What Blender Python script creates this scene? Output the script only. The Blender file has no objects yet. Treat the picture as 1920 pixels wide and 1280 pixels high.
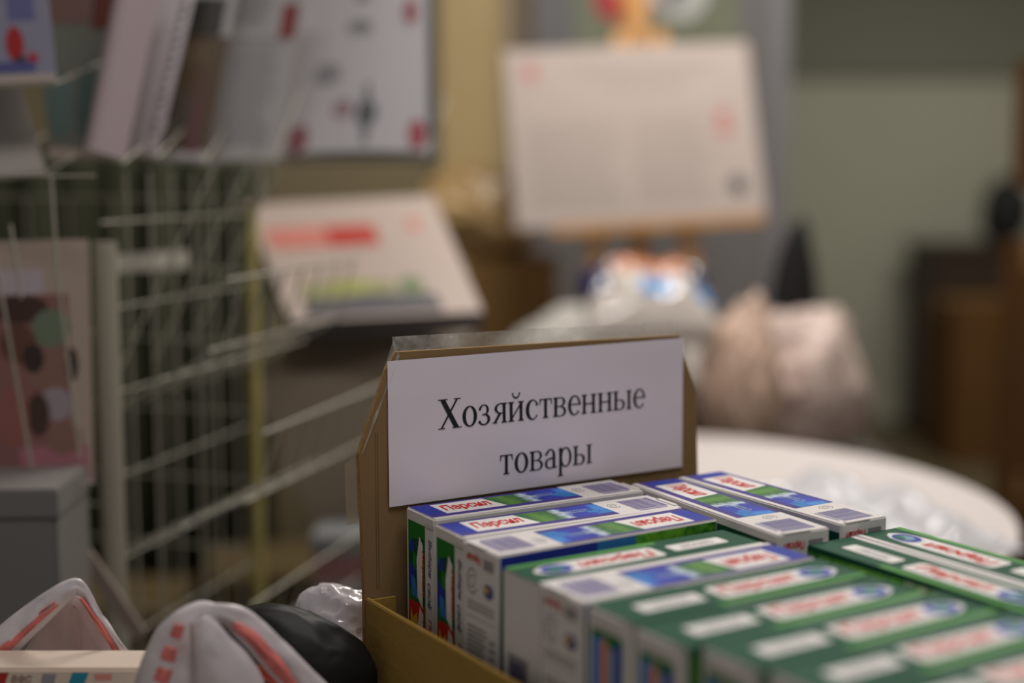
import bpy, bmesh, math, random
from mathutils import Vector, Matrix, noise, Euler

# ------------------------------------------------------------------ camera, world, lights, exposure
S = bpy.context.scene
COL = S.collection
F = 2667.0; HY = 320.0; CAMZ = 1.24
PITCH = math.atan((640 - HY) / F)
cd = bpy.data.cameras.new('camera'); cam = bpy.data.objects.new('camera', cd); COL.objects.link(cam)
cam.location = (0, 0, CAMZ); cam.rotation_euler = (math.pi / 2 - PITCH, 0, 0)
cd.sensor_width = 36; cd.lens = F / 1920 * 36
cd.clip_start = .05; cd.clip_end = 60
cd.dof.use_dof = True; cd.dof.focus_distance = 1.145; cd.dof.aperture_fstop = 1.5
S.camera = cam

W = bpy.data.worlds.new('world'); S.world = W; W.use_nodes = True
W.node_tree.nodes['Background'].inputs[0].default_value = (.95, .97, 1, 1)
W.node_tree.nodes['Background'].inputs[1].default_value = .22

def area(name, loc, rot, sx, sy, power, colr):
    l = bpy.data.lights.new(name, 'AREA'); l.shape = 'RECTANGLE'; l.size = sx; l.size_y = sy
    l.energy = power; l.color = colr
    o = bpy.data.objects.new(name, l); COL.objects.link(o); o.location = loc; o.rotation_euler = rot
    return o
area('ceiling_light_source', (.5, 2.6, 2.72), (0, 0, 0), 1.2, .3, 46, (1, .93, .86))
area('ceiling_light_source', (.3, .6, 2.72), (0, 0, 0), 1.2, .3, 20, (1, .95, .93))
area('ceiling_light_source', (1.8, 5.0, 2.72), (0, 0, 0), 1.2, .3, 46, (.97, 1, .90))

S.view_settings.view_transform = 'Standard'; S.view_settings.look = 'None'
S.view_settings.gamma = 1; S.view_settings.use_curve_mapping = False
S.view_settings.exposure = -0.38
S.cycles.use_denoising = True
S.cycles.max_bounces = 8
S.cycles.sample_clamp_indirect = 4

# ------------------------------------------------------------------ helpers
def ray(px, py):
    a = (px - 960) / F; b = -(py - 640) / F
    return Vector((a, math.cos(PITCH) + b * math.sin(PITCH), -math.sin(PITCH) + b * math.cos(PITCH)))
def P(px, py, Y):
    r = ray(px, py); return Vector((0, 0, CAMZ)) + r * (Y / r.y)
def lin(c):
    return tuple(((x / 255) / 12.92 if x / 255 <= .04045 else ((x / 255 + .055) / 1.055) ** 2.4) for x in c)
_m = {}
def mat(name, rgb, rough=.6, metal=0, spec=.5, var=0, scale=20, bump=0, bscale=60, alpha=1, stretch=None, coat=0, trans=0):
    """procedural material: base colour with a little noise variation and fine relief"""
    if name in _m: return _m[name]
    m = bpy.data.materials.new(name); m.use_nodes = True; _m[name] = m
    nt = m.node_tree; b = nt.nodes['Principled BSDF']
    c = lin(rgb) + (1,)
    b.inputs['Base Color'].default_value = c
    b.inputs['Roughness'].default_value = rough; b.inputs['Metallic'].default_value = metal
    b.inputs['Specular IOR Level'].default_value = spec; b.inputs['Alpha'].default_value = alpha
    b.inputs['Coat Weight'].default_value = coat
    b.inputs['Transmission Weight'].default_value = trans
    m.diffuse_color = c
    tc = nt.nodes.new('ShaderNodeTexCoord'); mp = nt.nodes.new('ShaderNodeMapping')
    nt.links.new(tc.outputs['Object'], mp.inputs[0])
    if stretch: mp.inputs['Scale'].default_value = stretch
    if var:
        n = nt.nodes.new('ShaderNodeTexNoise'); n.inputs['Scale'].default_value = scale; n.inputs['Detail'].default_value = 5
        nt.links.new(mp.outputs[0], n.inputs[0])
        r = nt.nodes.new('ShaderNodeValToRGB')
        r.color_ramp.elements[0].position = .3; r.color_ramp.elements[1].position = .7
        r.color_ramp.elements[0].color = tuple(x * (1 - var) for x in c[:3]) + (1,)
        r.color_ramp.elements[1].color = tuple(min(1, x * (1 + var)) for x in c[:3]) + (1,)
        nt.links.new(n.outputs['Fac'], r.inputs[0]); nt.links.new(r.outputs[0], b.inputs['Base Color'])
    if bump:
        n2 = nt.nodes.new('ShaderNodeTexNoise'); n2.inputs['Scale'].default_value = bscale; n2.inputs['Detail'].default_value = 4
        nt.links.new(mp.outputs[0], n2.inputs[0])
        bp = nt.nodes.new('ShaderNodeBump'); bp.inputs['Strength'].default_value = bump; bp.inputs['Distance'].default_value = .01
        nt.links.new(n2.outputs['Fac'], bp.inputs['Height']); nt.links.new(bp.outputs[0], b.inputs['Normal'])
    return m
def ramp_mat(name, stops, axis=0, lo=0., hi=1., distort=.15, nscale=40, rough=.4):
    """printed picture: a colour ramp along a local axis, broken up by noise"""
    if name in _m: return _m[name]
    m = bpy.data.materials.new(name); m.use_nodes = True; _m[name] = m
    nt = m.node_tree; b = nt.nodes['Principled BSDF']; b.inputs['Roughness'].default_value = max(rough, .55); b.inputs['Specular IOR Level'].default_value = .2
    tc = nt.nodes.new('ShaderNodeTexCoord'); sp = nt.nodes.new('ShaderNodeSeparateXYZ'); nt.links.new(tc.outputs['Object'], sp.inputs[0])
    mr = nt.nodes.new('ShaderNodeMapRange'); mr.inputs[1].default_value = lo; mr.inputs[2].default_value = hi
    nt.links.new(sp.outputs[axis], mr.inputs[0])
    n = nt.nodes.new('ShaderNodeTexNoise'); n.inputs['Scale'].default_value = nscale; n.inputs['Detail'].default_value = 4
    nt.links.new(tc.outputs['Object'], n.inputs[0])
    ma = nt.nodes.new('ShaderNodeMath'); ma.operation = 'MULTIPLY_ADD'; ma.inputs[1].default_value = distort * 2; ma.inputs[2].default_value = -distort
    nt.links.new(n.outputs['Fac'], ma.inputs[0])
    ad = nt.nodes.new('ShaderNodeMath'); ad.operation = 'ADD'
    nt.links.new(mr.outputs[0], ad.inputs[0]); nt.links.new(ma.outputs[0], ad.inputs[1])
    r = nt.nodes.new('ShaderNodeValToRGB')
    while len(r.color_ramp.elements) < len(stops): r.color_ramp.elements.new(.5)
    for e, (p, c) in zip(r.color_ramp.elements, stops): e.position = p; e.color = lin(c) + (1,)
    nt.links.new(ad.outputs[0], r.inputs[0]); nt.links.new(r.outputs[0], b.inputs['Base Color'])
    return m

def link(name, me, mats, parent=None, kind=None, smooth=False):
    for m in (mats if isinstance(mats, (list, tuple)) else [mats]): me.materials.append(m)
    if smooth:
        for p in me.polygons: p.use_smooth = True
    o = bpy.data.objects.new(name, me); COL.objects.link(o)
    if parent: o.parent = parent
    if kind: o['kind'] = kind
    return o
def bobj(name, bm, mats, parent=None, kind=None, smooth=False):
    bmesh.ops.recalc_face_normals(bm, faces=bm.faces)
    me = bpy.data.meshes.new(name); bm.to_mesh(me); bm.free()
    return link(name, me, mats, parent, kind, smooth)
def pobj(name, v, f, mats, parent=None, kind=None, idx=None, smooth=False):
    me = bpy.data.meshes.new(name); me.from_pydata([tuple(x) for x in v], [], f); me.update()
    if idx:
        for p, i in zip(me.polygons, idx): p.material_index = i
    return link(name, me, mats, parent, kind, smooth)
def tag(o, label, cat, group=None):
    o['label'] = label; o['category'] = cat
    if group: o['group'] = group
    return o
def empty(name, loc, rz, label, cat, group=None):
    o = bpy.data.objects.new(name, None); COL.objects.link(o); o.location = loc; o.rotation_euler = (0, 0, rz)
    o.empty_display_size = .05
    return tag(o, label, cat, group)
def box(bm, x0, y0, z0, x1, y1, z1, bev=0, mi=0):
    r = bmesh.ops.create_cube(bm, size=1)
    for v in r['verts']:
        v.co = Vector((x0 + (v.co.x + .5) * (x1 - x0), y0 + (v.co.y + .5) * (y1 - y0), z0 + (v.co.z + .5) * (z1 - z0)))
    fs = set(f for v in r['verts'] for f in v.link_faces)
    for f in fs: f.material_index = mi
    if bev:
        es = list({e for v in r['verts'] for e in v.link_edges})
        bmesh.ops.bevel(bm, geom=es, offset=bev, segments=2, affect='EDGES')
def boxobj(name, x0, y0, z0, x1, y1, z1, m, parent=None, kind=None, bev=0):
    bm = bmesh.new(); box(bm, x0, y0, z0, x1, y1, z1, bev); return bobj(name, bm, m, parent, kind)
def rod(bm, a, b, r, seg=6, r2=None):
    a = Vector(a); b = Vector(b); d = b - a
    q = Vector((0, 0, 1)).rotation_difference(d.normalized()).to_matrix().to_4x4()
    bmesh.ops.create_cone(bm, cap_ends=True, segments=seg, radius1=r, radius2=r if r2 is None else r2, depth=d.length,
                          matrix=Matrix.Translation((a + b) / 2) @ q)
def rodobj(name, a, b, r, m, parent=None, seg=6, r2=None):
    bm = bmesh.new(); rod(bm, a, b, r, seg, r2)
    return bobj(name, bm, m, parent)
def bar(bm, a, b, w, t, up=Vector((0, 0, 1))):
    a = Vector(a); b = Vector(b); d = (b - a).normalized(); s = d.cross(up).normalized() * w / 2; n = s.cross(d).normalized() * t / 2
    vs = [bm.verts.new(p + i * s + j * n) for p in (a, b) for i, j in ((-1, -1), (1, -1), (1, 1), (-1, 1))]
    for f in ((0, 1, 2, 3), (7, 6, 5, 4), (0, 4, 5, 1), (1, 5, 6, 2), (2, 6, 7, 3), (3, 7, 4, 0)): bm.faces.new([vs[i] for i in f])
def barobj(name, a, b, w, t, m, parent=None, up=Vector((0, 0, 1))):
    bm = bmesh.new(); bar(bm, a, b, w, t, up); return bobj(name, bm, m, parent)

# ------------------------------------------------------------------ lettering
GL = {}
def _ring(cx, cy, rx, ry, ix, iy, a0=0, a1=360, n=28, icx=None):
    icx = cx if icx is None else icx
    out = []
    for k in range(n):
        t0 = math.radians(a0 + (a1 - a0) * k / n); t1 = math.radians(a0 + (a1 - a0) * (k + 1) / n)
        out.append([(cx + rx * math.cos(t0), cy + ry * math.sin(t0)), (cx + rx * math.cos(t1), cy + ry * math.sin(t1)),
                    (icx + ix * math.cos(t1), cy + iy * math.sin(t1)), (icx + ix * math.cos(t0), cy + iy * math.sin(t0))])
    return out
def _r(x0, y0, x1, y1): return [[(x0, y0), (x1, y0), (x1, y1), (x0, y1)]]
def _disc(cx, cy, r): return [[(cx + r * math.cos(i * math.pi / 6), cy + r * math.sin(i * math.pi / 6)) for i in range(12)]]
def _stem(x, y0=0, y1=.45, w=.09, s=.045, bot=True, top=True):
    o = _r(x - w / 2, y0, x + w / 2, y1); t = .025
    if bot: o += _r(x - w / 2 - s, y0, x + w / 2 + s, y0 + t) + [[(x - w / 2 - s * .5, y0 + t), (x + w / 2 + s * .5, y0 + t), (x + w / 2, y0 + .04), (x - w / 2, y0 + .04)]]
    if top: o += _r(x - w / 2 - s, y1 - t, x + w / 2 + s, y1) + [[(x - w / 2, y1 - .04), (x + w / 2, y1 - .04), (x + w / 2 + s * .5, y1 - t), (x - w / 2 - s * .5, y1 - t)]]
    return o
def _i(): return _stem(.115) + _stem(.415) + [[(.15, .06), (.15, .115), (.38, .39), (.38, .335)]]
GL['Х'] = (.70, [[(.085, .65), (.225, .65), (.63, .012), (.485, .012)], [(.09, .012), (.145, .012), (.605, .65), (.55, .65)]]
          + _r(.02, 0, .22, .02) + _r(.43, 0, .71, .02) + _r(.02, .64, .30, .66) + _r(.48, .64, .68, .66))
GL['о'] = (.49, _ring(.245, .225, .215, .236, .115, .206))
GL['з'] = (.41, _ring(.175, .335, .15, .123, .08, .1, 155, -85) + _ring(.17, .122, .19, .132, .105, .105, 88, -155)
          + _r(.12, .213, .19, .24) + _disc(.055, .36, .034) + _disc(.045, .07, .036))
GL['я'] = (.47, _stem(.37) + _ring(.27, .33, .19, .12, .11, .095, 90, 270) + _r(.26, .425, .36, .45) + _r(.26, .21, .36, .235)
          + [[(.20, .22), (.29, .22), (.13, .02), (.05, .02)]] + _r(.01, 0, .16, .02))
GL['и'] = (.53, _i())
GL['й'] = (.53, _i() + _ring(.265, .63, .115, .115, .085, .075, 180, 360) + _disc(.165, .63, .026) + _disc(.365, .63, .026))
GL['с'] = (.43, _ring(.235, .225, .205, .236, .122, .206, 38, 325, icx=.26) + _disc(.375, .345, .038))
GL['т'] = (.44, _stem(.22, top=False) + _r(.03, .422, .41, .45) + [[(.03, .45), (.02, .31), (.04, .31), (.075, .43)], [(.41, .45), (.42, .31), (.40, .31), (.365, .43)]])
GL['в'] = (.46, _stem(.10, top=True) + _ring(.25, .34, .15, .11, .075, .087, 90, -90) + _r(.1, .427, .26, .45) + _r(.1, .222, .27, .246)
          + _ring(.26, .118, .17, .12, .09, .095, 90, -90) + _r(.1, 0, .27, .022))
GL['е'] = (.44, _ring(.235, .225, .205, .236, .122, .206, 0, 322, icx=.245) + _r(.06, .235, .435, .262))
GL['н'] = (.53, _stem(.115) + _stem(.415) + _r(.12, .215, .41, .245))
GL['ы'] = (.66, _stem(.10) + _ring(.24, .125, .165, .127, .085, .1, 90, -90) + _r(.1, .228, .25, .252) + _r(.1, 0, .25, .024) + _stem(.545))
GL['а'] = (.43, _stem(.32, 0, .34, s=0, bot=False, top=False) + _ring(.21, .315, .149, .145, .071, .115, 0, 160) + _disc(.075, .345, .038)
          + _ring(.18, .12, .15, .125, .075, .095, 60, 300) + _r(.2, .228, .32, .255) + [[(.24, .012), (.27, 0), (.33, .07), (.30, .09)]]
          + [[(.29, .03), (.33, -.005), (.43, .02), (.40, .045)]])
GL['р'] = (.50, _stem(.105, -.21, .45, top=False) + [[(.02, .40), (.10, .46), (.145, .46), (.10, .40)]] + _ring(.27, .225, .195, .236, .115, .205))
def serif_text(lines, em, M, m, parent, name='lettering'):
    """lines: (text, x, baseline, width); M maps the text plane to parent space"""
    v = []; f = []
    for txt, x, y, w in lines:
        tot = sum(GL[c][0] for c in txt); k = w / tot; cx = x
        for c in txt:
            adv, polys = GL[c]
            for p in polys:
                b = len(v); v += [M @ Vector((cx + q[0] * k, y + q[1] * em, 0)) for q in p]; f.append(list(range(b, b + len(p))))
            cx += adv * k
    return pobj(name, v, f, m, parent)
_tm = {}
def font_mesh(txt, shear=.25, bold=.02):
    """flat outline of the built-in font scaled to a unit box (x 0..1, y 0..1)"""
    k = (txt, shear, bold)
    if k not in _tm:
        c = bpy.data.curves.new('t', 'FONT'); c.body = txt; c.shear = shear; c.offset = bold; c.resolution_u = 2; c.size = 1
        o = bpy.data.objects.new('t', c); COL.objects.link(o)
        dg = bpy.context.evaluated_depsgraph_get(); me = bpy.data.meshes.new_from_object(o.evaluated_get(dg))
        vs = [tuple(v.co) for v in me.vertices]; fs = [list(p.vertices) for p in me.polygons]
        bpy.data.objects.remove(o); bpy.data.curves.remove(c); bpy.data.meshes.remove(me)
        xs = [v[0] for v in vs]; ys = [v[1] for v in vs]
        x0, x1, y0, y1 = min(xs), max(xs), min(ys), max(ys)
        _tm[k] = ([((v[0] - x0) / (x1 - x0), (v[1] - y0) / (y1 - y0)) for v in vs], fs)
    return _tm[k]

class Decal:
    """flat print collected on a plane: origin o, axes a (right) and b (up), normal n"""
    def __init__(s, o, a, b, lift=.00012):
        s.o = Vector(o); s.a = Vector(a); s.b = Vector(b); s.n = s.a.cross(s.b).normalized(); s.v = []; s.f = []; s.i = []; s.m = []; s.lift = lift
    def poly(s, pts, m, layer=1):
        if m not in s.m: s.m.append(m)
        k = len(s.v); s.v += [s.o + s.a * p[0] + s.b * p[1] + s.n * s.lift * layer for p in pts]
        s.f.append(list(range(k, k + len(pts)))); s.i.append(s.m.index(m))
    def rect(s, x0, y0, x1, y1, m, layer=1, skew=0): s.poly([(x0, y0), (x1, y0), (x1 + skew, y1), (x0 + skew, y1)], m, layer)
    def oval(s, cx, cy, rx, ry, m, layer=1, n=20): s.poly([(cx + rx * math.cos(2 * math.pi * i / n), cy + ry * math.sin(2 * math.pi * i / n)) for i in range(n)], m, layer)
    def ring(s, cx, cy, rx, ry, w, m, layer=1, a0=0, a1=360):
        for q in _ring(cx, cy, rx, ry, rx - w, ry - w, a0, a1, 20): s.poly(q, m, layer)
    def text(s, txt, x, y, w, h, m, layer=2, bold=.02, rot=0, shear=.25):
        vs, fs = font_mesh(txt, shear, bold)
        if m not in s.m: s.m.append(m)
        k = len(s.v)
        for a, b in vs:
            if rot == 0: p = (x + a * w, y + b * h)
            elif rot == 90: p = (x - b * h, y + a * w)
            elif rot == -90: p = (x + b * h, y - a * w)
            else: p = (x - a * w, y - b * h)
            s.v.append(s.o + s.a * p[0] + s.b * p[1] + s.n * s.lift * layer)
        for q in fs: s.f.append([k + i for i in q]); s.i.append(s.m.index(m))
    def lines(s, x0, y0, x1, y1, n, m, layer=1, fill=.45, rnd=None):
        h = (y1 - y0) / n
        for k in range(n):
            e = x1 - (rnd.random() * .25 * (x1 - x0) if rnd else 0)
            s.rect(x0, y0 + k * h, e, y0 + (k + fill) * h, m, layer)
    def build(s, name, parent): return pobj(name, s.v, s.f, s.m, parent, idx=s.i)

rnd = random.Random(5)
# ------------------------------------------------------------------ materials
WHITE = mat('carton_white', (230, 225, 222), .6, spec=.25)
GREEN = mat('print_green', (17, 80, 56), .6, spec=.15, var=.06, scale=30)
GREENB = mat('print_bright_green', (34, 122, 44), .6, spec=.2)
PURP = mat('print_violet_blue', (70, 58, 142), .6, spec=.2)
BLUE = mat('print_blue', (42, 58, 165), .6, spec=.2)
SKY = mat('print_sky_blue', (56, 128, 200), .6, spec=.2)
RED = mat('print_red', (212, 48, 40), .6, spec=.2)
PANEL = mat('print_white', (240, 236, 232), .6, spec=.2)
BARC = mat('print_barcode_violet', (112, 103, 160), .5)
GREY = mat('print_grey', (150, 145, 150), .5)
GREYB = mat('print_grey_blue', (88, 88, 130), .5)
ORNG = mat('print_orange', (230, 130, 90), .5)
YEL = mat('print_yellow', (235, 190, 60), .5)
PALEB = mat('print_pale_blue', (165, 190, 225), .5)
LEAF = ramp_mat('print_leaf_picture', [(0, (40, 105, 60)), (.2, (98, 148, 62)), (.34, (50, 104, 60)), (.46, (205, 220, 235)), (.55, (45, 60, 165)), (.8, (52, 70, 190)), (.92, (70, 150, 225)), (1, (60, 120, 210))], 0, .068, .142, .16, 90)
GRASS = ramp_mat('print_grass', [(0, (30, 110, 30)), (.35, (120, 190, 60)), (.5, (60, 150, 50)), (.62, (220, 235, 200)), (.75, (50, 130, 40)), (1, (90, 170, 60))], 0, 0, .2, .5, 120)
FADE = ramp_mat('print_green_fade', [(0, (90, 165, 60)), (.6, (46, 125, 60)), (1, (36, 98, 76))], 1, 0, .02, .05, 30)
BOARD = mat('corrugated_board', (142, 114, 78), .85, spec=.2, var=.05, scale=9, bump=.08, bscale=60, stretch=(3, 1, .6))
BOARD_Y = mat('corrugated_board_outside', (166, 134, 68), .85, spec=.2, var=.07, scale=10, bump=.1, bscale=90)
BEDGE = mat('corrugated_edge', (168, 132, 84), .9, spec=.1, var=.25, scale=300)
BCREASE = mat('board_crease', (112, 88, 56), .9)
PAPER = mat('sign_paper', (240, 230, 238), .6, spec=.3, bump=.10, bscale=14)
INK = mat('black_ink', (18, 16, 18), .5)

def film(name, tint=(235, 235, 240), a=.3, rough=.12, bump=.5, bs=40):
    if name in _m: return _m[name]
    m = mat(name, tint, rough, spec=.6, bump=bump, bscale=bs, alpha=a)
    return m
FILM = film('clear_tape', (196, 190, 180), .34, .18, .3, 90)
def _patchy(m, lo, hi, sc):
    nt = m.node_tree; n = nt.nodes.new('ShaderNodeTexNoise'); n.inputs['Scale'].default_value = sc; n.inputs['Detail'].default_value = 6
    tc = nt.nodes.new('ShaderNodeTexCoord'); nt.links.new(tc.outputs['Object'], n.inputs[0])
    mr = nt.nodes.new('ShaderNodeMapRange'); mr.inputs[1].default_value = .35; mr.inputs[2].default_value = .65; mr.inputs[3].default_value = lo; mr.inputs[4].default_value = hi
    nt.links.new(n.outputs['Fac'], mr.inputs[0]); nt.links.new(mr.outputs[0], nt.nodes['Principled BSDF'].inputs['Alpha'])
_patchy(FILM, .15, .6, 45)
BAGFILM = film('thin_white_bag_plastic', (226, 218, 218), .86, .28, .35, 30)
CLEARBAG = film('crumpled_clear_plastic', (236, 238, 244), .7, .08, .8, 14)

# ------------------------------------------------------------------ the setting
TH = math.radians(58)
U = Vector((math.sin(TH), math.cos(TH), 0)); V = Vector((math.cos(TH), -math.sin(TH), 0))
O = Vector((-.0995, 1.12, 0)); RZ = math.atan2(U.y, U.x)
def uv(u, v, z=0): return O + U * u + V * v + Vector((0, 0, z))

WALLC = mat('painted_wall_greenish', (176, 170, 154), .8, var=.03, scale=2)
FLOORM = mat('worn_brown_floor', (88, 76, 54), .55, var=.12, scale=6)
boxobj('floor', -2.6, -.8, -.06, 3.4, 7.3, 0, FLOORM, kind='structure')
boxobj('wall_back', -2.6, 7.0, 0, 3.4, 7.2, 2.8, WALLC, kind='structure')
boxobj('wall_left', -2.6, -.8, 0, -2.4, 7.0, 2.8, WALLC, kind='structure')
boxobj('wall_right', 3.2, -.8, 0, 3.4, 7.0, 2.8, WALLC, kind='structure')
boxobj('ceiling', -2.6, -.8, 2.8, 3.4, 7.3, 2.9, mat('ceiling_white', (205, 200, 190), .9), kind='structure')
# thin panel across the top of the far wall, darker grey than below
boxobj('trim_1', .62, 6.97, 1.69, 3.2, 7.0, 2.8, mat('upper_wall_dark_grey', (118, 116, 104), .8), kind='structure')
# partition behind the display rack
PART = mat('olive_beige_partition', (150, 138, 108), .8, var=.04, scale=3)
boxobj('wall_partition', -2.4, 4.15, 0, .70, 4.23, 2.8, PART, kind='structure')
def ceiling_lamp(x, y, lab):
    t = empty('ceiling_lamp', (x, y, 2.74), 0, lab, 'lamp', 'ceiling lamps')
    boxobj('lamp_housing', -.64, -.18, .0, .64, .18, .06, mat('lamp_housing_white', (230, 230, 230), .5), t, bev=.005)
ceiling_lamp(.5, 2.6, 'flat white ceiling lamp above the round table')
ceiling_lamp(.3, .6, 'flat white ceiling lamp above the counter with the detergent tray')
ceiling_lamp(1.8, 5.0, 'flat white ceiling lamp over the open floor before the far wall')

# ------------------------------------------------------------------ counter under the tray
TZ = .80
t = empty('counter_table', uv(-.45, .3), RZ, 'plain counter table carrying the detergent tray and the carrier bags', 'table')
CT = mat('counter_laminate', (150, 140, 128), .5)
def tb(u0, v0, z0, u1, v1, z1): return (u0 + .45, .3 - v1, z0, u1 + .45, .3 - v0, z1)
boxobj('table_top', *tb(-.95, -.125, TZ - .03, .42, .75, TZ), CT, t, bev=.004)
for a, b in ((-.9, -.09), (.36, -.09), (-.9, .70), (.36, .70)):
    boxobj('leg', *tb(a, b, 0, a + .04, b + .04, TZ - .03), CT, t, bev=.004)

# ------------------------------------------------------------------ the corrugated tray with the sign
tray = empty('cardboard_tray', uv(.15, .3, TZ), RZ, 'open brown cardboard tray with a tall back flap bearing the white sign', 'box')
def TL(u, v, z): return Vector((u - .15, .3 - v, z - TZ))         # tray-local from (u, v, world z)
def slab_uv(name, prof, v0, v1, m, parent):
    """outline prof [(u,z)] extruded from v0 (front) to v1 (back)"""
    n = len(prof); vs = [TL(a, v0, b) for a, b in prof] + [TL(a, v1, b) for a, b in prof]
    fs = [list(range(n)), list(range(2 * n - 1, n - 1, -1))] + [[i, i + n, (i + 1) % n + n, (i + 1) % n] for i in range(n)]
    bm = bmesh.new(); bv = [bm.verts.new(p) for p in vs]
    for k, f in enumerate(fs):
        q = bm.faces.new([bv[i] for i in f]); q.material_index = 1 if k > 1 and len(m) > 1 else 0
    return bobj(name, bm, m, parent)
prof = [(-.022, TZ + .001), (.336, TZ + .001), (.336, .9), (.3225, .93), (.3194, .9638), (.316, 1.0388), (.3016, 1.074), (.2955, 1.0926), (.0081, 1.0965),
        (-.0005, 1.083), (-.0255, 1.018), (-.0235, .96), (-.022, .90)]
slab_uv('back_flap', prof, 0, -.005, [BOARD, BEDGE], tray)
def tray_wall(name, a, b, z1, m=BOARD_Y, th=.004):
    bm = bmesh.new(); pa = TL(a[0], a[1], 0); pb = TL(b[0], b[1], 0)
    x0, x1 = sorted((pa.x, pb.x)); y0, y1 = sorted((pa.y, pb.y))
    if x1 - x0 < th: x1 = x0 + th
    if y1 - y0 < th: y1 = y0 + th
    box(bm, x0, y0, .001, x1, y1, z1 - TZ, .0008); return bobj(name, bm, m, tray)
tray_wall('side_wall', (-.022, .0005), (-.022, .64), .90)
tray_wall('side_wall', (.332, .0005), (.332, .64), .90)
tray_wall('front_wall', (-.0175, .644), (.3315, .644), .89)
bm = bmesh.new(); box(bm, TL(-.0175, 0, 0).x, TL(0, .6395, 0).y, .001, TL(.3315, 0, 0).x, TL(0, .001, 0).y, .005); bobj('tray_floor', bm, BOARD, tray)
# inner glued corner flap at the back left, and crease lines of the flap
slab_uv('corner_flap', [(-.0175, .806), (.004, .806), (.004, .898), (-.0175, .8985)], .004, .0015, [BOARD_Y], tray)
for uu, za, zb in ((-.0095, .905, 1.033), (-.0115, .905, 1.033)):
    d = Decal(TL(uu, 0, za), (1, 0, 0), (0, 0, 1)); d.rect(0, 0, .0009, zb - za, BCREASE); d.build('crease', tray)
d = Decal(TL(0, 0, 0), (1, 0, 0), (0, 0, 1))
for k, uu in enumerate((.125, .145, .17, .2, .213, .243, .25, .272, .29, .302)):
    d.rect(uu, .90, uu + .0006 + .0004 * (k % 3), .968 - .003 * (k % 2), BCREASE)
d.build('flute_marks', tray)
# paper sign held to the flap
def paper_lift(s, q): return .0012 + .0009 * noise.noise(Vector((s * 4, q * 2.4, 3))) + .0006 * (1 - q) ** 2
sg = []; NX, NZ = 48, 20
for j in range(NZ + 1):
    for i in range(NX + 1):
        s, q = i / NX, j / NZ
        u = .0 + s * .2995; z = .9717 + q * .1183
        lift = paper_lift(s, q)
        sg.append(TL(u, lift, z))
fs = [[j * (NX + 1) + i, j * (NX + 1) + i + 1, (j + 1) * (NX + 1) + i + 1, (j + 1) * (NX + 1) + i] for j in range(NZ) for i in range(NX)]
sign = pobj('paper_sign', sg, fs, PAPER, tray, smooth=True)
M = Matrix.Translation(TL(0, .0, 0)) @ Matrix(((1, 0, 0, 0), (0, 0, -1, 0), (0, 1, 0, 0), (0, 0, 0, 1)))
ZO = TZ
for ln in (('Хозяйственные', .0447, 1.0305, .212), ('товары', .1035, .9862, .0958)):
    w = serif_text([ln], .0372, M, INK, sign)
    for v in w.data.vertices:                                   # ink lies on the wavy paper
        u_ = v.co.x - TL(0, 0, 0).x; z_ = v.co.z + TZ
        v.co.y = TL(0, paper_lift(u_ / .2995, (z_ - .9717) / .1183) + .00035, 0).y
# clear tape folded over the top and the left chamfer
def strip(name, quads, m, parent, sub=8):
    vs = []; fs = []
    for q in quads:
        b = len(vs)
        for j in range(3):
            for i in range(sub + 1):
                s = i / sub; r = j / 2
                p = q[0].lerp(q[1], s).lerp(q[3].lerp(q[2], s), r)
                p = p + V_loc * .0012 * noise.noise(p * 60)
                vs.append(p)
        for j in range(2):
            for i in range(sub): a = b + j * (sub + 1) + i; fs.append([a, a + 1, a + sub + 2, a + sub + 1])
    return pobj(name, vs, fs, m, parent, smooth=True)
V_loc = Vector((0, -1, 0))
strip('clear_tape', [(TL(.0072, -.001, 1.094), TL(.2953, -.001, 1.0905), TL(.2925, -.0075, 1.1045), TL(.0085, -.0075, 1.1082))], FILM, tray, 40)
strip('clear_tape', [(TL(-.0262, -.003, 1.016), TL(.0075, -.003, 1.1065), TL(.0112, .001, 1.0935), TL(-.0225, .001, 1.0175))], FILM, tray, 24)
strip('clear_tape', [(TL(-.0262, -.002, .962), TL(-.0275, -.002, 1.016), TL(-.0325, -.012, 1.008), TL(-.0312, -.012, .958))], film('yellowed_tape', (190, 172, 142), .55, .2, .1, 30), tray, 12)

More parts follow.
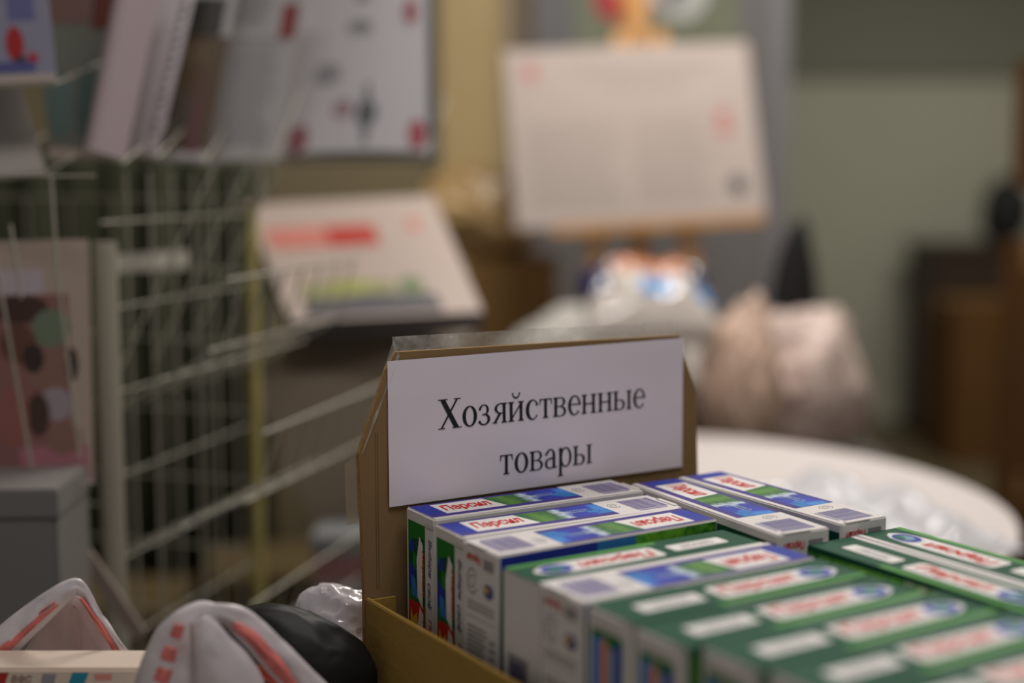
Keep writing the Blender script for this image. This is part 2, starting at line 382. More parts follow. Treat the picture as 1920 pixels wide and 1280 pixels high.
# ------------------------------------------------------------------ detergent cartons
BL, BT, BH = .199, .0495, .158
def carton_blue(t, h=BH):
    b = bmesh.new(); box(b, 0, 0, 0, BL, BT, h, .0011); bobj('carton_shell', b, WHITE, t)
    d = Decal((0, 0, h), (1, 0, 0), (0, 1, 0)); L, T = BL, BT
    e = .0014
    d.rect(e, .006, .142, .013, PURP); d.rect(e, T - .0055, .142, T - .0015, PURP)
    d.rect(e, .013, .018, T - .0055, BLUE)
    d.poly([(.018, .013), (.073, .013), (.066, T - .0055), (.018, T - .0055)], PANEL, 1)
    d.poly([(.073, .013), (.142, .013), (.142, T - .0055), (.066, T - .0055)], LEAF, 1)
    for k in range(4):
        d.text('свежесть', .105 + .003 * k, .030 - k * .0045, .022, .0032, PALEB, 2, .005) if k < 2 else None
    d.poly([(.128, .013), (.142, .013), (.142, .026), (.133, .022)], SKY, 2)
    d.oval(.128, .024, .006, .0055, SKY, 2)
    d.ring(.152, .030, .005, .0065, .0008, GREY, 1, 20, 340); d.ring(.152, .030, .0026, .0034, .0006, GREY, 1)
    x = .162; r = random.Random(3)
    while x < .191:
        w = .0004 + .0009 * r.random(); d.rect(x, .010, x + w, T - .008, BARC); x += w + .0003 + .0005 * r.random()
    d.rect(.1625, .0065, .189, .0085, BARC)
    sp = d.build('spine_print', t)
    d = Decal((0, 0, h), (1, 0, 0), (0, 1, 0)); d.text('Персил', .022, .017, .043, .0215, RED, 2, .035, shear=.12); d.build('lettering', sp)
    # top glue flap edge near the bar code
    bmf = bmesh.new(); box(bmf, BL - .0042, .006, h - .0002, BL + .0002, BT - .018, h + .0007, .0003); bobj('tuck_flap', bmf, WHITE, t)
    # front and back faces: blue to grass print
    for (o, a) in (((0, -.0, 0), (1, 0, 0)), ((BL, BT, 0), (-1, 0, 0))):
        d = Decal(o, a, (0, 0, 1)); 
        d.rect(.0015, .004, BL - .0015, h - .007, GREEN)
        if a[0] > 0:
            d.rect(.0015, h - .0120, .11, h - .0050, PURP, 2)
        else:
            d.rect(.0015, h - .012, .085, h - .0015, BLUE, 2); d.rect(.085, h - .012, .12, h - .0015, SKY, 2); d.rect(.12, h - .012, BL - .0015, h - .0015, GRASS, 2)
        d.rect(.02, .05, .15, .10, PANEL, 2); d.text('Персил', .03, .06, .11, .03, RED, 3, .03, shear=.12)
        d.build('face_print', t)
    end_photo(t, h, 0); end_info(t, h, BL)
def end_photo(t, h, x):
    """end at x = 0 of the blue side: two pictures on green, white strip with vertical writing"""
    d = Decal((0, BT, 0), (0, -1, 0), (0, 0, 1))          # seen from -X; right = towards -Y
    d.rect(.0035, .004, .033, h - .009, GREENB)
    for z0, kind in ((h - .075, 0), (h - .132, 1)):
        if kind == 0:
            d.poly([(.005, z0 + .012), (.031, z0), (.031, z0 + .055), (.012, z0 + .052), (.005, z0 + .045)], GREEN, 2)
            d.poly([(.005, z0 + .012), (.018, z0 + .008), (.015, z0 + .028), (.005, z0 + .032)], BLUE, 3)
            d.poly([(.009, z0 + .006), (.02, z0 + .004), (.016, z0 + .02), (.009, z0 + .022)], SKY, 4)
            d.poly([(.011, z0 + .03), (.02, z0 + .026), (.019, z0 + .04), (.012, z0 + .042)], GREENB, 4)
            d.oval(.011, z0 + .046, .004, .005, BLUE, 4)
        else:
            d.poly([(.005, z0 + .012), (.031, z0), (.031, z0 + .058), (.005, z0 + .058)], RED, 2)
            d.poly([(.006, z0 + .036), (.022, z0 + .030), (.018, z0 + .050), (.012, z0 + .044), (.008, z0 + .052)], YEL, 3)
            d.poly([(.005, z0 + .008), (.022, z0 + .006), (.02, z0 + .032), (.005, z0 + .036)], GREEN, 4)
            d.poly([(.007, z0 + .006), (.024, z0 + .002), (.018, z0 + .02), (.007, z0 + .024)], BLUE, 5)
        d.poly([(.020, z0 + .006), (.029, z0 - .002), (.030, z0 + .050), (.024, z0 + .056), (.019, z0 + .036)], PANEL, 5)
        d.text('Персил', .0275, z0 + .046, .038, .0055, RED, 6, .03, rot=-90)
    d.text('Выбери', .0372, h - .018, .031, .0072, GREYB, 2, .02, rot=-90); d.text('свой', .0372, h - .053, .021, .0066, GREYB, 2, .02, rot=-90)
    d.text('Персил', .0372, h - .082, .036, .0064, RED, 2, .02, rot=-90)
    d.rect(.036, h - .0098, .047, h - .0092, GREY, 1)
    d.build('end_print', t)
    bmf = bmesh.new(); box(bmf, -.0007, .0015, h - .0062, .0002, .016, h - .0008, .0002); bobj('tuck_flap', bmf, WHITE, t)
def end_info(t, h, x, flip=False):
    """barcode end: printed small information, seen from +X"""
    d = Decal((x, 0, 0), (0, 1, 0), (0, 0, 1)); r = random.Random(9)
    d.text('Персил', .026, h - .0055, .021, .0075, RED, 2, .03, rot=180)
    d.rect(.029, h - .015, .043, h - .007, GREY, 1)
    d.ring(.013, h - .027, .0075, .0095, .001, GREYB, 1, 30, 330); d.ring(.013, h - .027, .004, .005, .0008, GREYB, 1)
    d.oval(.036, h - .030, .007, .0055, GREYB, 1); d.oval(.033, h - .0292, .003, .002, YEL, 2)
    d.lines(.006, h - .048, .043, h - .040, 3, GREY)
    d.rect(.004, h - .0535, .046, h - .053, GREY)
    d.lines(.006, .012, .034, h - .058, 26, GREY, rnd=r); d.lines(.037, .012, .0445, h - .062, 16, GREY, rnd=r)
    d.build('end_print', t)
def carton_green(t, h=BH):
    b = bmesh.new(); box(b, 0, 0, 0, BL, BT, h, .0011); b.normal_update()
    for f in b.faces:
        if abs(f.normal.x) < .3: f.material_index = 1
    bobj('carton_shell', b, [WHITE, GREEN], t)
    d = Decal((0, 0, h), (1, 0, 0), (0, 1, 0)); L, T = BL, BT; e = .0014
    d.rect(e, .0006, L - e, T - .0006, GREEN)
    if h < .1625: d.rect(e, T - .0055, L - e, T - .0002, WHITE, 2)
    else: d.rect(.07, T - .003, L - .02, T - .0006, mat('print_grey_green', (130, 150, 138), .6, spec=.2), 2)
    d.rect(.07, .0013, L - e, .0075, FADE, 2)
    # white label for the variety name
    def rr(x0, y0, x1, y1, r, m, lay, ll=None):
        pts = []
        for cx, cy, a in ((x1 - r, y1 - r, 0), (x0 + r, y1 - r, 90), (x0 + r, y0 + r, 180), (x1 - r, y0 + r, 270)):
            for k in range(5):
                q = math.radians(a + k * 22.5); pts.append((cx + r * math.cos(q), cy + r * math.sin(q)))
        d.poly(pts, m, lay)
    rr(.020, .0155, .070, .0305, .002, PANEL, 3); d.text('свежая', .03, .0195, .03, .007, GREY, 4, 0)
    d.poly([(.084, .0115), (.165, .0115), (.178, .0135), (.1855, .0185), (.188, .0235), (.1855, .0285), (.178, .0335), (.165, .0355), (.084, .0355), (.081, .0325), (.081, .0145)], PANEL, 3)
    d.oval(.170, .0235, .0125, .0095, BLUE, 4); d.oval(.170, .0235, .007, .0055, mat('print_teal', (60, 130, 150), .4), 5); d.oval(.1735, .0265, .0045, .003, GREENB, 6)
    d.ring(.170, .0235, .015, .0115, .0006, PALEB, 4)
    sp = d.build('spine_print', t)
    d = Decal((0, 0, h), (1, 0, 0), (0, 1, 0)); d.text('Персил', .087, .0150, .064, .0170, RED, 5, .035, shear=.12); d.build('lettering', sp)
    for (o, a) in (((0, 0, 0), (1, 0, 0)), ((BL, BT, 0), (-1, 0, 0))):
        d = Decal(o, a, (0, 0, 1)); d.rect(.0015, .004, BL - .0015, h - .0015, GREEN)
        d.rect(.0015, h - .03, BL - .0015, h - .004, GRASS if a[0] > 0 else GREENB, 2)
        d.rect(.03, .04, .17, .10, PANEL, 2); d.text('Персил', .04, .055, .12, .03, RED, 3, .03, shear=.12)
        d.build('face_print', t)
    # x = 0 end: picture stripes
    d = Decal((0, BT, 0), (0, -1, 0), (0, 0, 1))
    d.rect(.005, .004, .038, h - .013, GREENB)
    for z0, c in ((h - .064, (SKY, ORNG, BLUE)), (h - .118, (RED, ORNG, BLUE))):
        d.rect(.0055, z0, .014, z0 + .046, c[0], 2); d.rect(.014, z0, .022, z0 + .046, PALEB, 2)
        d.poly([(.0155, z0 + .002), (.022, z0), (.0225, z0 + .042), (.019, z0 + .047), (.0155, z0 + .042)], c[1], 3)
        d.rect(.024, z0, .033, z0 + .042, PALEB, 2); d.rect(.029, z0 + .016, .037, z0 + .046, c[2], 3)
    d.build('end_print', t)
    bmf = bmesh.new(); box(bmf, -.0009, .012, h - .0075, .0002, BT - .004, h - .0012, .0003); bobj('tuck_flap', bmf, WHITE, t)
    # x = L end: plain with a text block low down
    d = Decal((BL, 0, 0), (0, 1, 0), (0, 0, 1)); d.rect(.008, .03, .033, h - .058, GREY, 1)
    d.lines(.010, .034, .031, h - .062, 15, GREYB, 2, .7, random.Random(2)); d.build('end_print', t)

def copy_tree(o, parent=None):
    c = o.copy(); COL.objects.link(c); c.parent = parent
    for ch in o.children: copy_tree(ch, c)
    return c
FL = TZ + .0055
protos = {}
def carton(kind, u, v, direction, top, label, yaw=0, tilt=0):
    """(u, v): back-left-most corner of the local frame; direction: u, -u, v, -v = the way local +X points"""
    rz = RZ + {'u': 0, '-u': math.pi, 'v': -math.pi / 2, '-v': math.pi / 2}[direction] + math.radians(yaw)
    h = top - FL
    key = (kind, round(h, 4))
    if key not in protos:
        t = empty('detergent_carton', (0, 0, 0), 0, label, 'carton', 'detergent cartons in the tray')
        (carton_blue if kind == 'blue' else carton_green)(t, h); protos[key] = t
    else:
        t = copy_tree(protos[key]); t['label'] = label
    p = uv(u, v); t.location = (p.x, p.y, FL); t.rotation_euler = (0, 0, rz)
    return t
BT_ = BT
# left stack, from the sign forward: u0 = left end, v0 = back edge
def left(kind, u0, v0, top, flip, label, yaw=0):
    if not flip: carton(kind, u0, v0 + BT_, 'u', top, label, yaw)
    else: carton(kind, u0 + BL, v0, '-u', top, label, yaw)
left('blue', .0105, .0085, .972, False, 'violet-banded detergent carton right against the sign, photo panel on its end', -1.5)
left('blue', .004, .0665, .971, False, 'violet-banded detergent carton second out from the sign, photo panel on its end', -2)
left('blue', -.002, .1235, .972, True, 'violet-banded detergent carton third from the sign, barcode end with small print facing left')
left('green', -.005, .1835, .9665, True, 'green-spined detergent carton between two violet-banded ones, plain end with dark text block')
left('blue', -.009, .2375, .9695, True, 'violet-banded detergent carton nearest the camera, between green-spined ones')
left('green', -.008, .2900, .9695, False, 'first of the green-spined row, touching the nearest violet-banded carton')
left('green', -.008, .3400, .9690, False, 'second green-spined carton of the near row, set slightly left')
left('green', .002, .3900, .9695, False, 'third green-spined carton of the near row')
left('green', .008, .4400, .9695, False, 'fourth green-spined carton of the near row')
left('green', .013, .4905, .9695, False, 'green-spined carton at the bottom right corner of the picture, fifth of the near row')
left('green', .013, .5410, .9695, False, 'last green-spined carton of the near row, against the tray front')
# right stack
def right(kind, u0, v0, top, flip, label, yaw=0):
    if not flip: carton(kind, u0, v0, 'v', top, label, yaw)
    else: carton(kind, u0 + BT_, v0 + BL, '-v', top, label, yaw)
right('blue', .2155, .036, .972, False, 'violet-banded detergent carton lying away from the sign, left of the far right pair', -3.6)
right('blue', .2665, .0365, .972, False, 'violet-banded detergent carton along the far right edge of the tray')
right('green', .2275, .2390, .9625, False, 'green-spined carton with its white label towards the sign, globe mark near the camera')
right('green', .2785, .2375, .9625, True, 'green-spined carton at the right edge whose blue globe mark is towards the sign')
right('green', .2300, .4395, .9625, False, 'front right green-spined carton, inner one of the last pair')
right('green', .2810, .4385, .9625, True, 'front right green-spined carton, outer one by the tray wall')

# ------------------------------------------------------------------ slabs placed from their corners
class Slab:
    """a flat sheet or board: corners TL, TR, BR, BL in the world; local frame a (right), b (down)"""
    def __init__(s, name, tl, tr, br, bl, th, m, label=None, cat=None, group=None, parent=None, bend=0, nx=1):
        s.tl, s.tr, s.br, s.bl = [Vector(p) for p in (tl, tr, br, bl)]
        n = (s.tr - s.tl).cross(s.bl - s.tl).normalized()
        if n.y > 0: n = -n
        s.n = n; s.bend = bend
        vs = []; fs = []
        for k in (0, 1):
            for j in range(nx + 1):
                for i in range(nx + 1): vs.append(s.at(i / nx, j / nx) - n * th * k)
        N = nx + 1; Q = N * N
        for j in range(nx):
            for i in range(nx):
                a = j * N + i; fs.append([a, a + N, a + N + 1, a + 1]); fs.append([Q + a, Q + a + 1, Q + a + N + 1, Q + a + N])
        for i in range(nx):
            fs.append([i, i + 1, Q + i + 1, Q + i]); a = nx * N + i; fs.append([a, Q + a, Q + a + 1, a + 1])
            a = i * N; fs.append([a, Q + a, Q + a + N, a + N]); a = i * N + nx; fs.append([a, a + N, Q + a + N, Q + a])
        s.o = pobj(name, vs, fs, m, parent, smooth=False)
        if label: tag(s.o, label, cat, group)
    def at(s, x, y, lift=0):
        p = s.tl.lerp(s.tr, x).lerp(s.bl.lerp(s.br, x), y)
        return p + s.n * (lift + s.bend * math.sin(math.pi * x))
    def prints(s, items, name='print'):
        """items: (x0, y0, x1, y1, material[, 'oval']) in sheet fractions, y down"""
        vs = []; fs = []; ms = []; idx = []
        for k, it in enumerate(items):
            x0, y0, x1, y1, m = it[:5]
            if m not in ms: ms.append(m)
            L = .0006 + .000012 * k
            if len(it) > 5:
                pts = [(x0 + (x1 - x0) * (.5 + .5 * math.cos(a * math.pi / 8)), y0 + (y1 - y0) * (.5 + .5 * math.sin(a * math.pi / 8))) for a in range(16)]
                b = len(vs); vs += [s.at(x, y, L) for x, y in pts]; fs.append(list(range(b, b + 16))); idx.append(ms.index(m)); continue
            nseg = max(1, int(round((x1 - x0) * 8))) if s.bend else 1
            for q in range(nseg):
                a0 = x0 + (x1 - x0) * q / nseg; a1 = x0 + (x1 - x0) * (q + 1) / nseg
                b = len(vs); vs += [s.at(a0, y0, L), s.at(a0, y1, L), s.at(a1, y1, L), s.at(a1, y0, L)]
                fs.append([b, b + 1, b + 2, b + 3]); idx.append(ms.index(m))
        return pobj(name, vs, fs, ms, s.o, idx=idx)
def cornersP(pts, Ys):
    if not isinstance(Ys, (list, tuple)): Ys = [Ys] * 4
    return [P(x, y, Y) for (x, y), Y in zip(pts, Ys)]
def textlines(x0, y0, x1, y1, n, m, r, fill=.4):
    h = (y1 - y0) / n
    return [(x0, y0 + k * h, x1 - (x1 - x0) * r.random() * .2, y0 + (k + fill) * h, m) for k in range(n)]
def parts_box(name, lo, hi, rz, m, label, cat, group=None, tape=None, flap=True, z0=None):
    """closed carton with seam, tape and bottom; lo, hi local size"""
    pass

def shipping_carton(c, size, rz, label, m, tapem, group=None):
    """closed brown shipping carton: shell, tape strip down the seam and the four flap edges"""
    t = empty('shipping_carton', c, rz, label, 'carton', group)
    a, b, h = size
    bm = bmesh.new(); box(bm, -a / 2, -b / 2, 0, a / 2, b / 2, h - .004, .003); bobj('carton_shell', bm, m, t)
    for s in (-1, 1):
        bm = bmesh.new(); box(bm, -a / 2 + .002, .0015 if s > 0 else -b / 2 + .002, h - .004, a / 2 - .002, b / 2 - .002 if s > 0 else -.0015, h, .001); bobj('flap', bm, m, t)
    bm = bmesh.new(); box(bm, -a / 2 - .0006, -.025, h - .06, a / 2 + .0006, .025, h + .0006); bobj('tape', bm, tapem, t)
    return t
KRAFT = mat('kraft_board', (140, 108, 66), .85, spec=.2, var=.06, scale=5)
KRAFTG = mat('greyish_kraft_board', (98, 84, 56), .85, spec=.2, var=.08, scale=5)
KRAFTD = mat('dark_kraft_board', (98, 66, 34), .85, spec=.2, var=.08, scale=5)
TAPEM = mat('packing_tape', (160, 125, 80), .4)

# ------------------------------------------------------------------ round table
cx, cy, R, RT = .148, 2.08, .575, .75
t = empty('round_table', (cx, cy, 0), 0, 'white half-round table behind the tray, its curved edge at the right', 'table')
TW = mat('white_table_cover', (218, 209, 207), .6, bump=.06, bscale=6)
def half_disc(bm, r, z0, z1, xcut=-.2, n=56):
    a0 = math.acos(xcut / r)
    pts = [(r * math.cos(a), r * math.sin(a)) for a in [-a0 + 2 * a0 * k / n for k in range(n + 1)]]
    lo = [bm.verts.new((x, y, z0)) for x, y in pts]; hi = [bm.verts.new((x, y, z1)) for x, y in pts]
    top = bm.faces.new(hi); bm.faces.new(lo[::-1])
    for i in range(len(pts)): j = (i + 1) % len(pts); bm.faces.new([lo[i], lo[j], hi[j], hi[i]])
    return top
bm = bmesh.new(); top = half_disc(bm, R, RT - .028, RT)
bmesh.ops.bevel(bm, geom=[e for e in top.edges], offset=.008, segments=3, affect='EDGES'); bobj('table_top', bm, TW, t)
for x, y in ((-.12, -.42), (-.12, .42), (.38, -.2), (.38, .2)):
    rodobj('leg', (x, y, 0), (x * .95, y * .95, RT - .028), .018, mat('steel_leg', (140, 140, 142), .35, 1), t, 12)

def crumple(name, c, size, m, seed, amp=.22, freq=2.2, sub=5, flat=0, parent=None, peak=None, ridges=1., zs=1.):
    """a crumpled soft body: icosphere pushed about by ridged noise; flattened below"""
    bm = bmesh.new(); bmesh.ops.create_icosphere(bm, subdivisions=sub, radius=1)
    off = Vector((seed * 7.3, seed * 3.1, seed * 1.7))
    for v in bm.verts:
        d = v.co.normalized(); q = Vector((d.x, d.y, d.z * zs)) * freq + off
        k = 1 + amp * noise.noise(q) + amp * ridges * (abs(noise.noise(q * 2.3)) * -1 + .25) + amp * .35 * ridges * (abs(noise.noise(q * 5.1)) * -1 + .2)
        p = d * k
        if peak:
            for (pd, ps, pw) in peak:
                pd = Vector(pd).normalized(); w = max(0, d.dot(pd)); p += pd * ps * w ** pw
        p = Vector((p.x * size[0], p.y * size[1], p.z * size[2]))
        if p.z < -size[2] * (1 - flat) * .9: p.z = -size[2] * (1 - flat) * .9
        v.co = p
    zmin = min(v.co.z for v in bm.verts)
    for v in bm.verts: v.co.z -= zmin
    o = bobj(name, bm, m, parent, smooth=True); o.location = c
    return o
# crumpled clear film lying on the round table
def film_sheet(name, cx, cy, w, d, z, h, m, seed, label, cat, rz=0, n=44):
    vs = []; fs = []
    for j in range(n + 1):
        for i in range(n + 1):
            s = i / n * 2 - 1; q = j / n * 2 - 1
            x = s * w / 2 * (1 + .12 * noise.noise(Vector((q * 2, seed, 1)))); y = q * d / 2 * (1 + .12 * noise.noise(Vector((s * 2, seed, 5))))
            edge = max(0, 1 - max(abs(s), abs(q)) ** 4)
            k = Vector((s * 2.2, q * 2.2, seed))
            zz = .003 + h * edge * (.45 + .55 * noise.noise(k) + .5 * (.3 - abs(noise.noise(k * 2.4))) + .18 * (.3 - abs(noise.noise(k * 6))))
            vs.append((x, y, max(.002, zz)))
    for j in range(n):
        for i in range(n): a = j * (n + 1) + i; fs.append([a, a + 1, a + n + 2, a + n + 1])
    o = pobj(name, vs, fs, m, smooth=True); o.location = (cx, cy, z); o.rotation_euler = (0, 0, rz)
    return tag(o, label, cat)
film_sheet('plastic_wrapping', .455, 1.94, .30, .44, RT, .065, CLEARBAG, 4.2, 'crumpled shiny clear plastic wrapping on the right of the white half-round table', 'wrapping', .35)

# ------------------------------------------------------------------ bench behind with bags
t = empty('low_bench', (.32, 2.92, 0), 0, 'dark low bench behind the white half-round table, loaded with bags', 'bench')
DW = mat('dark_brown_wood', (52, 36, 24), .5, var=.15, scale=8, stretch=(1, 6, 6))
boxobj('bench_top', -.36, -.21, .62, .46, .21, .655, DW, t, bev=.004)
for x in (-.33, .38):
    for y in (-.19, .14): boxobj('leg', x, y, 0, x + .04, y + .04, .62, DW, t, bev=.003)
BZ = .656
PINKW = film('pinkish_white_carrier_plastic', (222, 200, 190), .93, .3, .3, 14)
# big pinkish white bag right
o = crumple('carrier_bag', (.60, 2.93, BZ), (.120, .09, .138), PINKW, 2.1, .30, 1.7, 5, .0, peak=[((.42, 0, .9), .40, 7), ((-.7, 0, .8), .38, 6), ((.9, 0, -.3), .3, 4)], ridges=.8, zs=.45)
tag(o, 'pale pinkish white plastic carrier bag at the right end of the bench, top pulled up', 'bag')
o = crumple('carrier_bag', (.448, 2.785, BZ), (.078, .065, .145), film('peach_carrier_plastic', (216, 186, 166), .93, .35, .3, 14), 5.2, .28, 1.9, 5, .0, peak=[((.3, 0, 1), .35, 5)], ridges=.8, zs=.45)
tag(o, 'peach tinted plastic bag next to the pinkish white bag, just right of the sign', 'bag')
o = crumple('sack', (.21, 3.03, BZ), (.27, .09, .165), mat('pale_grey_cloth', (206, 203, 196), .7, bump=.2, bscale=20), 3.3, .16, 1.8, 5, .1)
tag(o, 'pale grey-white cloth bundle spread along the bench behind the sign', 'bundle')
# shiny printed packet on the bundle
def packet():
    t = empty('printed_packet', (.265, 2.82, .655), .12, 'shiny plastic packet with orange, navy and sky-blue print lying below the easel', 'packet')
    bm = bmesh.new(); bmesh.ops.create_grid(bm, x_segments=28, y_segments=20, size=1)
    top = [v for v in bm.verts]
    me_v = []
    for v in top:
        s, q = v.co.x, v.co.y
        e = max(0, 1 - abs(s) ** 4) * max(0, 1 - abs(q) ** 4)
        v.co = Vector((s * .128, q * .055 - .02, .34 + q * .05 + e * (.045 + .022 * noise.noise(Vector((s * 2.4, q * 2.4, 8))) - .016 * abs(noise.noise(Vector((s * 5, q * 5, 2)))))))
    r = bmesh.ops.extrude_face_region(bm, geom=bm.faces[:])
    for g in r['geom']:
        if isinstance(g, bmesh.types.BMVert): g.co.z = min(g.co.z - .02, .31 + g.co.y * .8)
    bm.faces.ensure_lookup_table()
    ms = [mat('packet_cream', (208, 200, 192), .12, coat=1), mat('packet_navy', (40, 42, 86), .12, coat=.8), mat('packet_sky_blue', (40, 140, 215), .15, coat=.5), mat('packet_orange', (205, 130, 90), .15, coat=.5)]
    for f in bm.faces:
        x, y = f.calc_center_median()[:2]; s = x / .128; q = (y + .02) / .055
        f.material_index = 0
        if q > .25 and s > -.5: f.material_index = 3
        if s < -.55 and q > -.3 or s > .62 and q > -.1: f.material_index = 1
        if q > .78: f.material_index = 1
        if -.62 < q < -.15 and (-.15 < s < .38 or s > .75): f.material_index = 2
    me = bpy.data.meshes.new('packet_body'); bm.to_mesh(me); bm.free()
    link('packet_body', me, ms, t, smooth=True)
    # folded bottom that reaches the bundle
    o = crumple('packet_base', (0, -.01, 0), (.085, .05, .165), ms[0], 1.5, .1, 1.5, 4, 0, parent=t)
packet()
# dark hanging bag behind
o = crumple('shoulder_bag', (P(1492, 500, 3.08).x, 3.085, .656), (.055, .035, .255), mat('black_cloth', (16, 16, 15), .8), 8.8, .15, 1.4, 4, 0)
tag(o, 'black bag standing upright on the bench end against the greenish wall', 'bag')
o = crumple('dark_pouch', (P(1480, 818, 2.80).x, 2.78, BZ), (.045, .04, .022), mat('black_cloth', (16, 16, 15), .8), 6.1, .2, 1.4, 4, 0)
tag(o, 'small black pouch at the foot of the pinkish white bag', 'pouch')

# ------------------------------------------------------------------ grey stand with flag poster, yellow door, easel and board
GREYP = mat('grey_painted_panel', (128, 126, 126), .6, var=.03, scale=3)
YN = 3.92
c0 = P(1010, 400, YN).x; c1 = P(1465, 400, YN).x
t = empty('notice_stand', ((c0 + c1) / 2, YN, 0), 0, 'tall grey display panel standing behind the easel', 'display panel')
w = (c1 - c0) / 2
boxobj('panel', -w, 0, .02, w, .05, 2.3, GREYP, t, bev=.004)
boxobj('panel_edge', w - .045, -.012, .02, w + .012, .062, 2.32, mat('grey_metal_frame', (150, 148, 152), .45, .3), t, bev=.004)
boxobj('panel_edge', -w - .012, -.012, .02, -w + .02, .062, 2.32, mat('grey_metal_frame', (150, 148, 152), .45, .3), t, bev=.004)
boxobj('base_foot', -w, -.12, 0, w, .17, .02, GREYP, t, bev=.004)
s = Slab('poster', *cornersP([(1015, -260), (1385, -260), (1385, 190), (1015, 190)], YN - .02), .003, mat('greenish_poster', (128, 134, 112), .5, var=.15, scale=8),
         'green-grey poster with red, orange and white shapes on the grey display panel', 'poster')
s.prints([(.0, 0, .17, 1, mat('poster_grey', (120, 120, 122), .5)), (.27, .46, .45, .66, mat('poster_red', (196, 50, 60), .5), 'oval'), (.35, .30, .62, .60, PANEL, 'oval'),
          (.38, .0, .55, .74, mat('poster_orange', (222, 150, 60), .5), 'oval'), (.55, .5, .8, .64, mat('poster_pink', (200, 130, 140), .5), 'oval'), (.56, .35, .86, .66, mat('poster_white', (210, 212, 208), .5), 'oval'), (.62, .5, .72, .6, mat('poster_dark', (90, 96, 100), .5), 'oval')])
# yellow door leaf left of it
d0 = P(822, 200, 4.09).x; d1 = P(945, 200, 4.09).x; d2 = P(1014, 200, 4.09).x
dr = boxobj('door_1', d0, 4.09, .01, d1, 4.148, 2.3, mat('yellow_door', (214, 190, 138), .55, var=.04, scale=4), kind='structure', bev=.004)
boxobj('trim_2', d1, 4.10, .0, d2, 4.148, 2.34, mat('beige_door_frame', (196, 178, 156), .6), kind='structure', bev=.004)
# easel
WOOD = mat('easel_pine', (222, 168, 108), .5, var=.12, scale=6, stretch=(6, 6, 1))
YE = 3.3
t = empty('easel', (P(1215, 400, YE).x, YE, 0), 0, 'orange-toned wooden easel holding the large white notice board', 'easel')
ex = t.location.x
def E_(px, py, Y): p = P(px, py, Y); return Vector((p.x - ex, p.y - YE, p.z))
barobj('ledge', E_(1035, 432, YE - .03), E_(1432, 408, YE - .03), .03, .02, WOOD, t)
pL = E_(1180, -120, YE + .12)
for (x0, y0, Y0, x1, Y1) in ((1165, 60, YE + .06, 1020, YE - .12), (1235, 60, YE + .06, 1440, YE - .12)):
    a = E_(x0, y0, Y0); b = E_(x1, y0, Y1); b.z = .0
    barobj('leg', a, b, .035, .022, WOOD, t, Vector((0, 1, 0)))
a = E_(1195, -140, YE + .10); b = E_(1215, 0, YE + .10); b.z = 0.35; barobj('mast', a, b, .04, .022, WOOD, t, Vector((0, 1, 0)))
a = E_(1200, 60, YE + .12); b = E_(1215, 0, YE + .42); b.z = 0; barobj('leg', a, b, .035, .022, WOOD, t, Vector((0, 1, 0)))
a = E_(1060, 0, YE - .03); b = E_(1400, 0, YE - .03); a.z = b.z = .5; barobj('cross_bar', a, b, .035, .02, WOOD, t)
s = Slab('notice_board', *cornersP([(945, 95), (1400, 78), (1437, 401), (968, 431)], [YE + .02, YE + .02, YE - .045, YE - .045]), .012, mat('notice_board_white', (202, 188, 180), .5, var=.03, scale=5),
         'large white notice board with faint grey writing and red emblems on the easel', 'board')
r = random.Random(4); LG = mat('faint_grey_print', (191, 177, 169), .6); LG2 = mat('soft_red_print', (208, 140, 132), .6)
s.prints([(.07, .08, .13, .18, LG2, 'oval'), (.25, .10, .88, .125, LG), (.30, .14, .82, .16, LG), (.36, .19, .76, .21, LG), (.42, .23, .70, .25, LG),
          (.84, .38, .90, .46, LG2, 'oval'), (.83, .47, .91, .53, LG2, 'oval'), (.865, .77, .935, .88, mat('dark_grey_print', (92, 86, 88), .6), 'oval')]
         + textlines(.07, .42, .46, .92, 14, LG, r) + textlines(.50, .42, .82, .92, 14, LG, r))

# ------------------------------------------------------------------ sack on cartons
cxx = P(955, 500, 3.5).x
shipping_carton((cxx, 3.50, 0), (.27, .24, .54), .1, 'lower brown carton of the two under the tan sack', KRAFT, TAPEM)
shipping_carton((cxx + .005, 3.50, .54), (.22, .22, .49), -.05, 'upper brown carton of the two under the tan sack', KRAFT, TAPEM)
o = crumple('tan_sack', (P(905, 400, 3.5).x, 3.5, 1.03), (.145, .12, .115), mat('tan_sack_film', (196, 164, 114), .25, coat=.4, var=.10, scale=12), 9.4, .18, 1.7, 5, 0, peak=[((-.6, 0, .6), .18, 3)])
tag(o, 'shiny tan paper sack slumped on the brown cartons left of the easel board', 'sack')

# ------------------------------------------------------------------ far right: cabinet, cartons
yb = 6.45
x0 = P(1685, 640, yb + .40).x
t = empty('dark_cabinet', (x0 + .45, yb, 0), 0, 'dark brown wooden cabinet against the far greenish wall', 'cabinet')
boxobj('cabinet_body', -.42, 0, .02, .5, .40, .88, DW, t, bev=.004); boxobj('cabinet_top', -.45, -.02, .88, .52, .42, .91, DW, t, bev=.004)
boxobj('door', -.41, -.018, .06, .03, 0, .86, DW, t, bev=.004); boxobj('door', .035, -.018, .06, .49, 0, .86, DW, t, bev=.004)
shipping_carton((P(1835, 640, 6.15).x, 6.12, 0), (.36, .34, .69), .05, 'brown carton on the floor before the dark cabinet', KRAFTD, TAPEM)
o = crumple('black_case', (P(1880, 640, 6.6).x, 6.62, .911), (.11, .1, .15), mat('black_cloth', (16, 16, 15), .8), 3.9, .2, 1.2, 4, 0)
tag(o, 'black case standing on top of the dark cabinet', 'case')
xs = P(1872, 640, 3.38).x
